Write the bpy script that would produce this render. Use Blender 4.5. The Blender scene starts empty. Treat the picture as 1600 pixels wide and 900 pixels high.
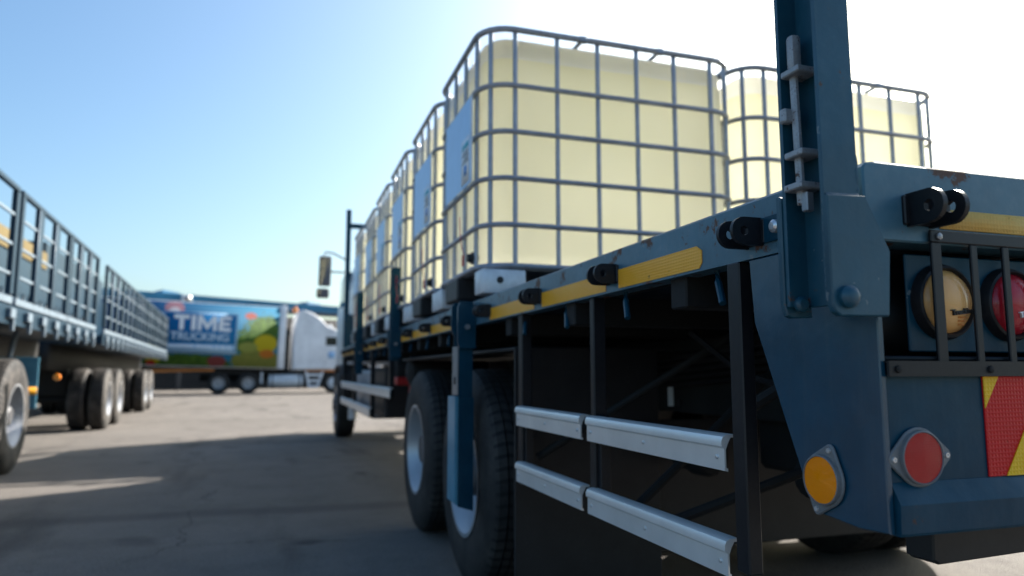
import bpy, bmesh, math, random
from mathutils import Vector, Matrix
random.seed(7)
PI = math.pi
rad = math.radians
SC = bpy.context.scene
COL = SC.collection

# ------------------------------------------------------------------ camera
cam_d = bpy.data.cameras.new('camera')
cam = bpy.data.objects.new('camera', cam_d)
COL.objects.link(cam)
cam_d.sensor_width = 36.0
cam_d.lens = 25.18
cam_d.clip_start = 0.05
cam_d.clip_end = 2000
cam.location = (0, 0, 1.04)
cam.rotation_euler = (rad(90 + 6.7277), 0, rad(-18.087))
cam_d.dof.use_dof = True
cam_d.dof.focus_distance = 1.42
cam_d.dof.aperture_fstop = 2.5
SC.camera = cam

# ------------------------------------------------------------------ sky + sun
SUN_AZ = 59.0      # degrees to the right of the truck's forward direction (+Y)
SUN_EL = 31.5
world = bpy.data.worlds.new('World')
SC.world = world
world.use_nodes = True
wn = world.node_tree
bg = wn.nodes['Background']
sky = wn.nodes.new('ShaderNodeTexSky')
sky.sky_type = 'NISHITA'
sky.sun_disc = False
sky.sun_elevation = rad(SUN_EL)
sky.sun_rotation = rad(SUN_AZ)
sky.air_density = 0.95
sky.dust_density = 3.2
sky.ozone_density = 1.2
hs = wn.nodes.new('ShaderNodeHueSaturation')
hs.inputs['Saturation'].default_value = 1.2
wn.links.new(sky.outputs[0], hs.inputs['Color'])
tint = wn.nodes.new('ShaderNodeMix'); tint.data_type = 'RGBA'; tint.blend_type = 'MULTIPLY'
tint.inputs[0].default_value = 1.0; tint.inputs[7].default_value = (0.87, 1.0, 1.0, 1)
wn.links.new(hs.outputs[0], tint.inputs[6])
wn.links.new(tint.outputs[2], bg.inputs[0])
bg.inputs[1].default_value = 0.088
sun_d = bpy.data.lights.new('sun', 'SUN')
sun_d.energy = 5.0
sun_d.angle = rad(0.5)
sun_d.color = (1.0, 0.94, 0.86)
sun = bpy.data.objects.new('sun', sun_d)
COL.objects.link(sun)
sv = Vector((math.sin(rad(SUN_AZ)) * math.cos(rad(SUN_EL)), math.cos(rad(SUN_AZ)) * math.cos(rad(SUN_EL)), math.sin(rad(SUN_EL))))
sun.rotation_euler = sv.to_track_quat('Z', 'Y').to_euler()
sun.location = sv * 50
vs = SC.view_settings
vs.view_transform = 'Standard'
vs.look = 'None'
vs.exposure = 1.5
vs.gamma = 1.0
SC.cycles.max_bounces = 20
SC.cycles.diffuse_bounces = 8
SC.cycles.transmission_bounces = 20

# ------------------------------------------------------------------ materials
def lin(c):
    return tuple(((v / 12.92) if v <= 0.04045 else ((v + 0.055) / 1.055) ** 2.4) for v in c)

class NT:
    def __init__(s, name):
        s.m = bpy.data.materials.new(name)
        s.m.use_nodes = True
        s.t = s.m.node_tree
        s.p = s.t.nodes['Principled BSDF']
        s.out = s.t.nodes['Material Output']
        s.tc = s.t.nodes.new('ShaderNodeTexCoord')
    def n(s, typ, **kw):
        x = s.t.nodes.new(typ)
        for k, v in kw.items():
            setattr(x, k, v)
        return x
    def L(s, a, b):
        s.t.links.new(a, b)
    def noise(s, scale, detail=4, rough=0.6, vec=None, stretch=None):
        x = s.n('ShaderNodeTexNoise')
        x.inputs['Scale'].default_value = scale
        x.inputs['Detail'].default_value = detail
        x.inputs['Roughness'].default_value = rough
        v = vec or s.tc.outputs['Object']
        if stretch:
            mp = s.n('ShaderNodeMapping')
            mp.inputs['Scale'].default_value = stretch
            s.L(v, mp.inputs[0]); v = mp.outputs[0]
        s.L(v, x.inputs['Vector'])
        return x.outputs['Fac']
    def ramp(s, fac, stops):
        r = s.n('ShaderNodeValToRGB')
        e = r.color_ramp.elements
        while len(e) < len(stops):
            e.new(0.5)
        for i, (p, c) in enumerate(stops):
            e[i].position = p
            e[i].color = (*c, 1) if len(c) == 3 else c
        s.L(fac, r.inputs[0])
        return r.outputs[0]
    def mix(s, fac, a, b):
        m = s.n('ShaderNodeMix', data_type='RGBA')
        for i, v in ((0, fac), (6, a), (7, b)):
            if isinstance(v, (int, float)):
                m.inputs[i].default_value = v
            elif isinstance(v, tuple):
                m.inputs[i].default_value = (*v, 1)
            else:
                s.L(v, m.inputs[i])
        return m.outputs[2]
    def math(s, op, a, b=0.0, c=None):
        m = s.n('ShaderNodeMath', operation=op)
        for i, v in enumerate((a, b) if c is None else (a, b, c)):
            if isinstance(v, (int, float)):
                m.inputs[i].default_value = v
            else:
                s.L(v, m.inputs[i])
        return m.outputs[0]
    def bump(s, h, strength=0.2, dist=0.01):
        b = s.n('ShaderNodeBump')
        b.inputs['Strength'].default_value = strength
        b.inputs['Distance'].default_value = dist
        s.L(h, b.inputs['Height'])
        s.L(b.outputs[0], s.p.inputs['Normal'])
    def set(s, **kw):
        for k, v in kw.items():
            k = k.replace('_', ' ')
            if isinstance(v, (int, float)):
                s.p.inputs[k].default_value = v
            elif isinstance(v, tuple):
                s.p.inputs[k].default_value = (*v, 1)
            else:
                s.L(v, s.p.inputs[k])

M = {}
def paint(name, col, rough=0.38, dirt=0.35, dirtcol=(0.10, 0.10, 0.10), rust=0.0, coat=0.25, scale=6.0, metallic=0.0, wavy=False, spec=0.4, chips=0.0):
    t = NT(name)
    n1 = t.noise(scale, 6, 0.65)
    n2 = t.noise(scale * 9, 4, 0.7)
    base = t.mix(t.ramp(n1, [(0.35, (0, 0, 0)), (0.75, (1, 1, 1))]), tuple(c * 0.82 for c in col), tuple(min(1, c * 1.22) for c in col))
    d = t.math('MULTIPLY', t.ramp(n2, [(0.45, (0, 0, 0)), (0.8, (1, 1, 1))]), t.ramp(n1, [(0.3, (0, 0, 0)), (0.7, (1, 1, 1))]))
    d = t.math('MULTIPLY', d, dirt)
    base = t.mix(d, base, dirtcol)
    if chips > 0:
        n5 = t.noise(scale * 5.5, 3, 0.55)
        n6 = t.noise(scale * 0.5, 3, 0.5)
        cf = t.math('GREATER_THAN', t.math('MULTIPLY_ADD', n6, 0.35, n5), 0.93 - chips * 0.1)
        base = t.mix(cf, base, (0.12, 0.16, 0.18))
    if rust > 0:
        n3 = t.noise(scale * 2.2, 8, 0.7)
        r = t.ramp(n3, [(0.74 - rust * 0.2, (0, 0, 0)), (0.78 - rust * 0.2, (1, 1, 1))])
        base = t.mix(r, base, (0.09, 0.042, 0.025))
        rr = t.math('MULTIPLY_ADD', r, 0.35, rough)
    else:
        rr = t.math('MULTIPLY_ADD', n2, 0.22, rough - 0.1)
    t.set(Base_Color=base, Roughness=rr, Coat_Weight=coat, Coat_Roughness=0.22, Metallic=metallic, Specular_IOR_Level=spec)
    if wavy:
        n4 = t.noise(9.0, 2, 0.4)
        st = t.noise(7.0, 5, 0.65, stretch=(6, 6, 0.35))
        base = t.mix(t.math('MULTIPLY', t.ramp(st, [(0.5, (0, 0, 0)), (0.75, (1, 1, 1))]), 0.22), base, (0.05, 0.09, 0.11))
        t.set(Base_Color=base)
        t.bump(t.math('ADD', t.math('MULTIPLY', n4, 9.0), n2), 0.13, 0.004)
    else:
        t.bump(n2, 0.06, 0.004)
    M[name] = t.m
    return t.m

NAVY = (0.003, 0.045, 0.078)
paint('blue_paint', NAVY, 0.34, 0.08, (0.06, 0.10, 0.13), 0.25, 0.03, wavy=True, spec=0.18, chips=0.1)
paint('blue_paint_gloss', (0.003, 0.052, 0.095), 0.26, 0.08, (0.05, 0.10, 0.13), 0.2, 0.6, wavy=True, spec=0.45, chips=0.0)
paint('blue_paint_glare', (0.007, 0.062, 0.100), 0.40, 0.2, (0.09, 0.14, 0.17), 0.5, 0.15, wavy=True, chips=0.6)  # same blue as the body, lightened to paint in sky glare
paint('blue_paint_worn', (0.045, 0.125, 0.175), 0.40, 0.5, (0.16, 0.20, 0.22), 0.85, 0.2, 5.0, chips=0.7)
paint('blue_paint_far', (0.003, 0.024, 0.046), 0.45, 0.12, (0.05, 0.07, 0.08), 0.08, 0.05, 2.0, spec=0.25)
paint('pale_blue_paint', (0.075, 0.26, 0.37), 0.42, 0.4, (0.2, 0.25, 0.28), 0.1, 0.2)
paint('black_steel', (0.009, 0.010, 0.013), 0.42, 0.22, (0.05, 0.05, 0.055), 0.05, 0.05, 9, spec=0.3)
paint('dark_chassis', (0.008, 0.008, 0.008), 0.75, 0.4, (0.03, 0.027, 0.025), 0.15, 0.0, 7)
paint('plain_steel', (0.30, 0.31, 0.33), 0.38, 0.4, (0.16, 0.13, 0.11), 0.25, 0.0, 14, 0.6)
paint('latch_steel', (0.34, 0.36, 0.38), 0.45, 0.8, (0.05, 0.035, 0.03), 0.75, 0.0, 30, 0.2)
paint('galvanised', (0.33, 0.355, 0.40), 0.45, 0.35, (0.2, 0.2, 0.22), 0.0, 0.0, 18, 0.55)
paint('zinc_sheet', (0.62, 0.64, 0.67), 0.38, 0.25, (0.35, 0.35, 0.36), 0.0, 0.0, 12, 0.25)
paint('white_paint', (0.80, 0.81, 0.83), 0.32, 0.05, (0.5, 0.48, 0.45), 0.0, 0.4, 1.0)
paint('white_trim', (0.70, 0.72, 0.74), 0.45, 0.35, (0.35, 0.33, 0.3), 0.0, 0.1, 4.0)
paint('black_plastic', (0.012, 0.012, 0.014), 0.5, 0.3, (0.06, 0.06, 0.06), 0.0, 0.0, 10)
paint('red_paint', (0.42, 0.02, 0.02), 0.4, 0.2, (0.1, 0.05, 0.05), 0.0, 0.1, 6)
paint('orange_paint', (0.62, 0.20, 0.03), 0.5, 0.2, (0.2, 0.1, 0.05), 0.0, 0.1, 6)
paint('yellow_tarp', (0.13, 0.092, 0.025), 0.75, 0.6, (0.07, 0.06, 0.04), 0.0, 0.0, 3)
paint('roof_blue', (0.008, 0.13, 0.26), 0.6, 0.3, (0.03, 0.18, 0.30), 0.0, 0.0, 0.8)
paint('dark_wall', (0.025, 0.028, 0.034), 0.8, 0.4, (0.05, 0.05, 0.05), 0.0, 0.0, 0.6)
paint('dark_door', (0.02, 0.022, 0.026), 0.8, 0.3, (0.05, 0.05, 0.05), 0.0, 0.0, 0.6)
paint('bezel_grey', (0.16, 0.165, 0.17), 0.45, 0.3, (0.22, 0.21, 0.2), 0.0, 0.1, 20)
paint('bark', (0.11, 0.09, 0.075), 0.9, 0.4, (0.06, 0.05, 0.04), 0.0, 0.0, 3)

def aluminium():
    t = NT('aluminium')
    n = t.noise(30, 5, 0.6, stretch=(1, 0.06, 2.0))
    n2 = t.noise(7, 5, 0.6)
    t.set(Base_Color=t.mix(n2, (0.60, 0.595, 0.58), (0.90, 0.89, 0.87)), Metallic=0.45, Roughness=t.math('MULTIPLY_ADD', n, 0.25, 0.24))
    t.bump(n, 0.05, 0.002)
    M['aluminium'] = t.m
aluminium()

def rubber(name, dusty):
    t = NT(name)
    n1 = t.noise(5, 6, 0.7); n2 = t.noise(40, 4, 0.7)
    f = t.math('MULTIPLY', t.ramp(n1, [(0.4, (0, 0, 0)), (0.7, (1, 1, 1))]), t.math('MULTIPLY_ADD', n2, 0.6, 0.4))
    c = t.mix(t.math('MULTIPLY', f, dusty), (0.015, 0.0148, 0.015), (0.15, 0.128, 0.112))
    sp = t.n('ShaderNodeSeparateXYZ'); t.L(t.tc.outputs['Object'], sp.inputs[0])
    y, z, x = sp.outputs['Y'], sp.outputs['Z'], sp.outputs['X']
    rr = t.math('SQRT', t.math('ADD', t.math('MULTIPLY', y, y), t.math('MULTIPLY', z, z)))
    ang = t.math('ARCTAN2', y, z)
    skew = t.math('MULTIPLY', t.math('SINE', t.math('MULTIPLY', x, 55.0)), 0.5)
    lug = t.math('GREATER_THAN', t.math('SINE', t.math('ADD', t.math('MULTIPLY', ang, 62.0), skew)), 0.55)
    tread = t.math('MULTIPLY', lug, t.math('GREATER_THAN', rr, 0.505))
    ringw = t.math('SINE', t.math('MULTIPLY', rr, 330.0))
    rings = t.math('MULTIPLY', t.math('GREATER_THAN', ringw, 0.8), t.math('LESS_THAN', rr, 0.49))
    letters = t.math('MULTIPLY', t.math('GREATER_THAN', t.noise(38, 2, 0.4, stretch=(1, 1, 1)), 0.57), t.math('MULTIPLY', t.math('GREATER_THAN', rr, 0.385), t.math('LESS_THAN', rr, 0.425)))
    hgt = t.math('SUBTRACT', t.math('ADD', t.math('ADD', rings, letters), t.math('MULTIPLY', n2, 0.5)), t.math('MULTIPLY', tread, 4.0))
    c = t.mix(t.math('MULTIPLY', tread, 0.85), c, (0.006, 0.006, 0.006))
    t.set(Base_Color=c, Roughness=0.72, Specular_IOR_Level=0.35)
    t.bump(hgt, 0.6, 0.004)
    M[name] = t.m
rubber('rubber', 0.35)
rubber('rubber_dusty', 0.95)

def asphalt():
    t = NT('asphalt')
    v = t.tc.outputs['Object']
    big = t.noise(0.35, 6, 0.6); mid = t.noise(2.2, 6, 0.65); fine = t.noise(70, 4, 0.75)
    vor = t.n('ShaderNodeTexVoronoi'); vor.inputs['Scale'].default_value = 110; t.L(v, vor.inputs['Vector'])
    c = t.mix(t.ramp(big, [(0.3, (0, 0, 0)), (0.7, (1, 1, 1))]), (0.118, 0.104, 0.093), (0.200, 0.180, 0.163))
    c = t.mix(t.ramp(mid, [(0.45, (0, 0, 0)), (0.72, (0.7, 0.7, 0.7))]), c, (0.075, 0.068, 0.062))
    c = t.mix(t.math('MULTIPLY', fine, 0.55), c, (0.25, 0.225, 0.20))
    c = t.mix(t.ramp(vor.outputs['Color'], [(0.2, (0.28, 0.28, 0.28)), (0.6, (0, 0, 0))]), c, (0.05, 0.047, 0.045))
    # oil drips and old tyre tracks along the yard
    oil = t.noise(0.9, 5, 0.55, stretch=(1.6, 0.35, 1))
    c = t.mix(t.ramp(oil, [(0.55, (0, 0, 0)), (0.68, (0.65, 0.65, 0.65))]), c, (0.06, 0.053, 0.048))
    wv = t.n('ShaderNodeTexWave'); wv.wave_type = 'BANDS'; wv.bands_direction = 'Y'
    wv.inputs['Scale'].default_value = 0.055; wv.inputs['Distortion'].default_value = 1.2; wv.inputs['Detail'].default_value = 4
    t.L(v, wv.inputs['Vector'])
    c = t.mix(t.ramp(wv.outputs['Fac'], [(0.0, (0.45, 0.45, 0.45)), (0.012, (0, 0, 0))]), c, (0.05, 0.046, 0.043))
    dn = t.n('ShaderNodeTexNoise'); dn.inputs['Scale'].default_value = 1.6; dn.inputs['Detail'].default_value = 5; t.L(v, dn.inputs['Vector'])
    vm = t.n('ShaderNodeVectorMath', operation='MULTIPLY_ADD'); t.L(dn.outputs['Color'], vm.inputs[0]); vm.inputs[1].default_value = (0.7, 0.7, 0.0); t.L(v, vm.inputs[2])
    ce = t.n('ShaderNodeTexVoronoi'); ce.feature = 'DISTANCE_TO_EDGE'; ce.inputs['Scale'].default_value = 0.33; t.L(vm.outputs[0], ce.inputs['Vector'])
    crack = t.math('MULTIPLY', t.math('LESS_THAN', ce.outputs['Distance'], 0.0022), t.math('GREATER_THAN', big, 0.47))
    c = t.mix(t.math('MULTIPLY', crack, 0.45), c, (0.03, 0.027, 0.025))
    spots = t.n('ShaderNodeTexVoronoi'); spots.inputs['Scale'].default_value = 1.15; t.L(vm.outputs[0], spots.inputs['Vector'])
    c = t.mix(t.ramp(spots.outputs['Distance'], [(0.05, (0.75, 0.75, 0.75)), (0.16, (0, 0, 0))]), c, (0.045, 0.04, 0.037))
    t.set(Base_Color=c, Roughness=0.9, Specular_IOR_Level=0.3)
    h = t.math('ADD', fine, t.math('MULTIPLY', vor.outputs['Distance'], 0.8))
    t.bump(h, 0.7, 0.016)
    M['asphalt'] = t.m
asphalt()

def tape(name, a, b, rough=0.35, cells=True):
    t = NT(name)
    n = t.noise(9, 5, 0.7); n2 = t.noise(45, 5, 0.7)
    c = t.mix(n, a, b)
    c = t.mix(t.ramp(n2, [(0.66, (0, 0, 0)), (0.74, (0.8, 0.8, 0.8))]), c, (0.10, 0.06, 0.03))
    t.set(Base_Color=c, Roughness=rough, Coat_Weight=0.05, Specular_IOR_Level=0.2)
    if cells:
        ck = t.n('ShaderNodeTexVoronoi'); ck.feature = 'F1'; ck.distance = 'CHEBYCHEV'
        ck.inputs['Scale'].default_value = 140; ck.inputs['Randomness'].default_value = 0.0
        t.L(t.tc.outputs['Object'], ck.inputs['Vector'])
        t.bump(ck.outputs['Distance'], 0.5, 0.003)
    M[name] = t.m
tape('tape_yellow', (0.84, 0.33, 0.008), (0.90, 0.46, 0.05))
tape('tape_orange', (0.85, 0.40, 0.06), (0.92, 0.68, 0.26))
tape('board_red', (0.50, 0.003, 0.006), (0.62, 0.006, 0.010), 0.3)
tape('board_yellow', (0.80, 0.44, 0.01), (0.86, 0.52, 0.02), 0.3)

def lens(name, a, b, rough=0.12):
    t = NT(name)
    w = t.n('ShaderNodeTexVoronoi'); w.distance = 'CHEBYCHEV'; w.inputs['Scale'].default_value = 260; w.inputs['Randomness'].default_value = 0
    t.L(t.tc.outputs['Object'], w.inputs['Vector'])
    t.set(Base_Color=t.mix(t.noise(14, 3), a, b), Roughness=rough, Coat_Weight=0.25, Coat_Roughness=0.04, Specular_IOR_Level=0.3)
    t.bump(w.outputs['Distance'], 0.25, 0.002)
    M[name] = t.m
lens('reflector_amber', (0.95, 0.22, 0.0), (0.98, 0.29, 0.002))
lens('reflector_red', (0.34, 0.003, 0.006), (0.46, 0.006, 0.010))
lens('lamp_amber', (0.70, 0.34, 0.10), (0.80, 0.44, 0.17), 0.08)
lens('lamp_red', (0.36, 0.012, 0.022), (0.46, 0.02, 0.035), 0.08)

def simple(name, col, rough=0.5, metallic=0.0, **kw):
    t = NT(name)
    n = t.noise(12, 4)
    t.set(Base_Color=t.mix(n, tuple(c * 0.88 for c in col), tuple(min(1, c * 1.1) for c in col)), Roughness=rough, Metallic=metallic, **kw)
    M[name] = t.m
simple('bolt_zinc', (0.65, 0.65, 0.66), 0.3, 0.7)
simple('glass_dark', (0.012, 0.015, 0.018), 0.05)
simple('mirror_glass', (0.22, 0.23, 0.25), 0.05, 1.0)
simple('print_black', (0.02, 0.02, 0.02), 0.5)
simple('print_white', (0.88, 0.88, 0.88), 0.6)
simple('print_blue', (0.05, 0.22, 0.55), 0.5)
simple('sheet_blue', (0.30, 0.52, 0.78), 0.35)
simple('cyan_print', (0.10, 0.45, 0.55), 0.5)
simple('sign_blue', (0.015, 0.15, 0.34), 0.8, 0.0, Specular_IOR_Level=0.1)
simple('sign_pale', (0.35, 0.52, 0.68), 0.8, 0.0, Specular_IOR_Level=0.1)
simple('sign_lettering', (0.55, 0.66, 0.76), 0.8, 0.0, Specular_IOR_Level=0.1)
simple('rim_silver', (0.42, 0.43, 0.45), 0.4, 0.5)
simple('hub_grey', (0.07, 0.07, 0.075), 0.5, 0.2)

def bottle():
    t = NT('tote_plastic')
    sp = t.n('ShaderNodeSeparateXYZ'); t.L(t.tc.outputs['Object'], sp.inputs[0])
    n = t.noise(3.0, 3); n2 = t.noise(2.2, 3)
    lvl = t.math('MULTIPLY_ADD', n2, 0.03, sp.outputs['Z'])
    full = t.ramp(lvl, [(0.0, (1, 1, 1)), (1.0, (0, 0, 0))])
    full = t.math('LESS_THAN', lvl, 1.150)
    c = t.mix(full, (0.99, 0.99, 0.99), t.mix(n, (0.985, 0.958, 0.74), (0.99, 0.972, 0.80)))
    df = t.n('ShaderNodeBsdfDiffuse'); tr = t.n('ShaderNodeBsdfTranslucent'); gl = t.n('ShaderNodeBsdfGlossy')
    gl.inputs['Roughness'].default_value = 0.35
    t.L(c, df.inputs[0]); t.L(c, tr.inputs[0])
    m1 = t.n('ShaderNodeMixShader'); m1.inputs[0].default_value = 0.95
    t.L(df.outputs[0], m1.inputs[1]); t.L(tr.outputs[0], m1.inputs[2])
    fr = t.n('ShaderNodeFresnel'); fr.inputs[0].default_value = 1.4
    m2 = t.n('ShaderNodeMixShader'); t.L(fr.outputs[0], m2.inputs[0]); t.L(m1.outputs[0], m2.inputs[1]); t.L(gl.outputs[0], m2.inputs[2])
    t.L(m2.outputs[0], t.out.inputs['Surface'])
    M['tote_plastic'] = t.m
bottle()

# ------------------------------------------------------------------ mesh builder
class B:
    def __init__(s):
        s.bm = bmesh.new()
    def box(s, x0, x1, y0, y1, z0, z1, bev=0.0, seg=1):
        v = [s.bm.verts.new(p) for p in ((x0, y0, z0), (x1, y0, z0), (x1, y1, z0), (x0, y1, z0), (x0, y0, z1), (x1, y0, z1), (x1, y1, z1), (x0, y1, z1))]
        fs = [s.bm.faces.new([v[i] for i in q]) for q in ((3, 2, 1, 0), (4, 5, 6, 7), (0, 1, 5, 4), (1, 2, 6, 5), (2, 3, 7, 6), (3, 0, 4, 7))]
        if bev:
            es = list({e for f in fs for e in f.edges})
            bmesh.ops.bevel(s.bm, geom=es, offset=bev, segments=seg, affect='EDGES', profile=0.5)
        return s
    def prism(s, poly, axis, a, b, bev=0.0):
        def P(u, v, w):
            return {'x': (w, u, v), 'y': (u, w, v), 'z': (u, v, w)}[axis]
        va = [s.bm.verts.new(P(u, v, a)) for u, v in poly]
        vb = [s.bm.verts.new(P(u, v, b)) for u, v in poly]
        n = len(poly)
        fs = [s.bm.faces.new(va[::-1]), s.bm.faces.new(vb)]
        for i in range(n):
            fs.append(s.bm.faces.new((va[i], va[(i + 1) % n], vb[(i + 1) % n], vb[i])))
        bmesh.ops.recalc_face_normals(s.bm, faces=fs)
        if bev:
            es = list({e for f in fs[:2] for e in f.edges})
            bmesh.ops.bevel(s.bm, geom=es, offset=bev, segments=1, affect='EDGES')
        return s
    def tube(s, path, r, seg=8, closed=False, r1=None):
        pts = [Vector(p) for p in path]
        n = len(pts); rings = []
        for i, p in enumerate(pts):
            if closed:
                t = (pts[(i + 1) % n] - pts[i - 1])
            else:
                t = pts[min(i + 1, n - 1)] - pts[max(i - 1, 0)]
            t.normalize()
            up = Vector((0, 0, 1)) if abs(t.z) < 0.9 else Vector((0, 1, 0))
            a = t.cross(up).normalized(); b = a.cross(t)
            rr = r if r1 is None else r + (r1 - r) * i / max(1, n - 1)
            rings.append([s.bm.verts.new(p + a * rr * math.cos(2 * PI * k / seg) + b * rr * math.sin(2 * PI * k / seg)) for k in range(seg)])
        fs = []
        for i in range(n if closed else n - 1):
            A, Bq = rings[i], rings[(i + 1) % n]
            for k in range(seg):
                fs.append(s.bm.faces.new((A[k], A[(k + 1) % seg], Bq[(k + 1) % seg], Bq[k])))
        if not closed:
            fs.append(s.bm.faces.new(rings[0][::-1])); fs.append(s.bm.faces.new(rings[-1]))
        bmesh.ops.recalc_face_normals(s.bm, faces=fs)
        return s
    def lathe(s, prof, axis, c, seg=32, close=False):
        # prof: (offset along axis, radius)
        c = Vector(c); rings = []
        A = {'x': Vector((1, 0, 0)), 'y': Vector((0, 1, 0)), 'z': Vector((0, 0, 1))}[axis]
        U = {'x': Vector((0, 1, 0)), 'y': Vector((0, 0, 1)), 'z': Vector((1, 0, 0))}[axis]
        W = A.cross(U); fs = []
        for o, r in prof:
            if r < 1e-6:
                rings.append([s.bm.verts.new(c + A * o)])
            else:
                rings.append([s.bm.verts.new(c + A * o + U * r * math.cos(2 * PI * k / seg) + W * r * math.sin(2 * PI * k / seg)) for k in range(seg)])
        m = len(rings)
        for i in range(m if close else m - 1):
            a, b = rings[i], rings[(i + 1) % m]
            if len(a) == 1 and len(b) == 1:
                continue
            for k in range(seg):
                k2 = (k + 1) % seg
                if len(a) == 1:
                    fs.append(s.bm.faces.new((a[0], b[k2], b[k])))
                elif len(b) == 1:
                    fs.append(s.bm.faces.new((a[k], a[k2], b[0])))
                else:
                    fs.append(s.bm.faces.new((a[k], a[k2], b[k2], b[k])))
        bmesh.ops.recalc_face_normals(s.bm, faces=fs)
        return s
    def xf(s, mat):
        s.bm.transform(mat)
        return s
    def mesh(s, name, mat, sharp=0.6):
        me = bpy.data.meshes.new(name)
        for f in s.bm.faces:
            f.smooth = True
        for e in s.bm.edges:
            if len(e.link_faces) == 2 and e.calc_face_angle(0) > sharp:
                e.smooth = False
        s.bm.to_mesh(me); s.bm.free()
        mm = mat if isinstance(mat, (list, tuple)) else [mat]
        for q in mm:
            me.materials.append(M[q] if isinstance(q, str) else q)
        return me

ORG = {}
def link(name, data, parent=None):
    o = bpy.data.objects.new(name, data)
    COL.objects.link(o)
    if parent is not None:
        o.parent = parent
    return o
def tag(o, label=None, cat=None, group=None, kind=None):
    for k, v in (('label', label), ('category', cat), ('group', group), ('kind', kind)):
        if v:
            o[k] = v
    return o
def thing(name, loc, label, cat, group=None, rz=0.0):
    o = link(name, None)
    o.location = loc; o.rotation_euler = (0, 0, rz)
    o.empty_display_size = 0.2
    ORG[o.name] = Vector(loc)
    return tag(o, label, cat, group)
def sub(parent, name, loc, rot=(0, 0, 0)):
    o = link(name, None, parent)
    o.location = Vector(loc) - ORG.get(parent.name, Vector())
    o.rotation_euler = rot
    return o
def part(parent, name, b, mat, world=True, sharp=0.6):
    """world=True: b was modelled in world coordinates, the mesh is stored relative to its root's base"""
    me = b.mesh(name, mat, sharp)
    o = link(name, me, parent)
    if world:
        r = parent
        while r.parent:
            r = r.parent
        me.transform(Matrix.Translation(-ORG[r.name]))
    return o
def copy_part(o, parent, loc, rot=None):
    c = o.copy(); COL.objects.link(c); c.parent = parent; c.location = loc
    if rot is not None:
        c.rotation_euler = rot
    return c
def copy_tree(o, parent=None):
    c = o.copy(); COL.objects.link(c); c.parent = parent
    for ch in list(o.children):
        copy_tree(ch, c)
    return c
def text_mesh(s, size, extrude=0.0, offset=0.0, shear=0.0):
    cu = bpy.data.curves.new('t', 'FONT')
    cu.body = s; cu.size = size; cu.extrude = extrude; cu.offset = offset; cu.shear = shear
    cu.align_x = 'CENTER'; cu.align_y = 'CENTER'
    ob = bpy.data.objects.new('t', cu)
    COL.objects.link(ob)
    dg = bpy.context.evaluated_depsgraph_get()
    me = bpy.data.meshes.new_from_object(ob.evaluated_get(dg))
    bpy.data.objects.remove(ob)
    return me
def text_part(parent, name, s, size, mat, loc, rot, offset=0.0, sx=1.0, extrude=0.002):
    me = text_mesh(s, size, extrude, offset)
    me.materials.clear(); me.materials.append(M[mat])
    o = link(name, me, parent)
    o.location = loc; o.rotation_euler = rot; o.scale = (sx, 1, 1)
    return o

# ------------------------------------------------------------------ ground
bm = B()
bm.box(-900, 900, -900, 900, -0.5, 0.0)
g = link('ground', bm.mesh('ground', 'asphalt')); tag(g, kind='structure')

# ------------------------------------------------------------------ wheels
def make_wheel(parent, name, loc, r=0.53, w=0.29, dual=True, face=-1, rubber_mat='rubber', rim_mat='rim_silver', seg=48, dish=True, nuts=True, hub_mat='hub_grey'):
    """axis along local x; face=-1: outer side towards -x. loc is the centre of the outer sidewall plane (root coordinates)."""
    o = sub(parent, name, loc) if ORG.get(parent.name) is not None else link(name, None, parent)
    if ORG.get(parent.name) is None:
        o.location = loc
    s = 1 if face < 0 else -1
    def tyre_prof(x0):
        rr = 0.29 / 0.53 * r
        p = [(x0 + .012, rr), (x0 + .004, rr + .03), (x0, rr + .10), (x0 + .006, r - .075), (x0 + .022, r - .030), (x0 + .040, r - .008)]
        nb = 5; a = x0 + .040; bb = x0 + w - .040; st = (bb - a) / nb
        for i in range(nb):
            u = a + i * st
            if i:
                p += [(u - .005, r - .0), (u - .004, r - .014), (u + .004, r - .014), (u + .005, r - .0)]
        p += [(x0 + w - .040, r - .008), (x0 + w - .022, r - .030), (x0 + w - .006, r - .075), (x0 + w, rr + .10), (x0 + w - .004, rr + .03), (x0 + w - .012, rr)]
        return [(s * a_, b_) for a_, b_ in p]
    def add(nm, b, mat):
        q = link(nm, b.mesh(nm, mat), o)
        return q
    b = B().lathe(tyre_prof(0.0), 'x', (0, 0, 0), seg, close=False)
    # tread blocks on the shoulder
    add('tyre', b, rubber_mat)
    rr = 0.29 / 0.53 * r
    if dish:
        pr = [(.004, rr + .006), (.004, rr - .012), (.030, rr - .022), (.05, rr - .04), (.125, rr - .055), (.165, rr - .075), (.17, .13), (.155, .115), (.06, .10), (.045, .085), (.045, 0)]
    else:
        pr = [(.004, rr + .006), (.004, rr - .012), (.02, rr - .03), (.06, rr - .05), (.04, .17), (.015, .15), (-.02, .11), (-.035, .09), (-.035, 0)]
    ki = 6 if dish else 4
    rim = add('rim', B().lathe([(s * a_, b_) for a_, b_ in pr[:ki]], 'x', (0, 0, 0), seg), rim_mat)
    hub = add('hub', B().lathe([(s * a_, b_) for a_, b_ in pr[ki - 1:]], 'x', (0, 0, 0), seg), hub_mat)
    if nuts:
        b = B()
        xo = .165 if dish else .02
        for k in range(10):
            t = 2 * PI * k / 10
            b.lathe([(s * (xo + .005), .016), (s * (xo - .035), .016), (s * (xo - .042), .010), (s * (xo - .042), 0)], 'x', (0, .165 * math.cos(t) * r / .53, .165 * math.sin(t) * r / .53), 6)
        q = add('wheel_nuts', b, 'plain_steel')
    if dual:
        add('tyre', B().lathe(tyre_prof(w + .04), 'x', (0, 0, 0), seg), rubber_mat)
    return o

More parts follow.
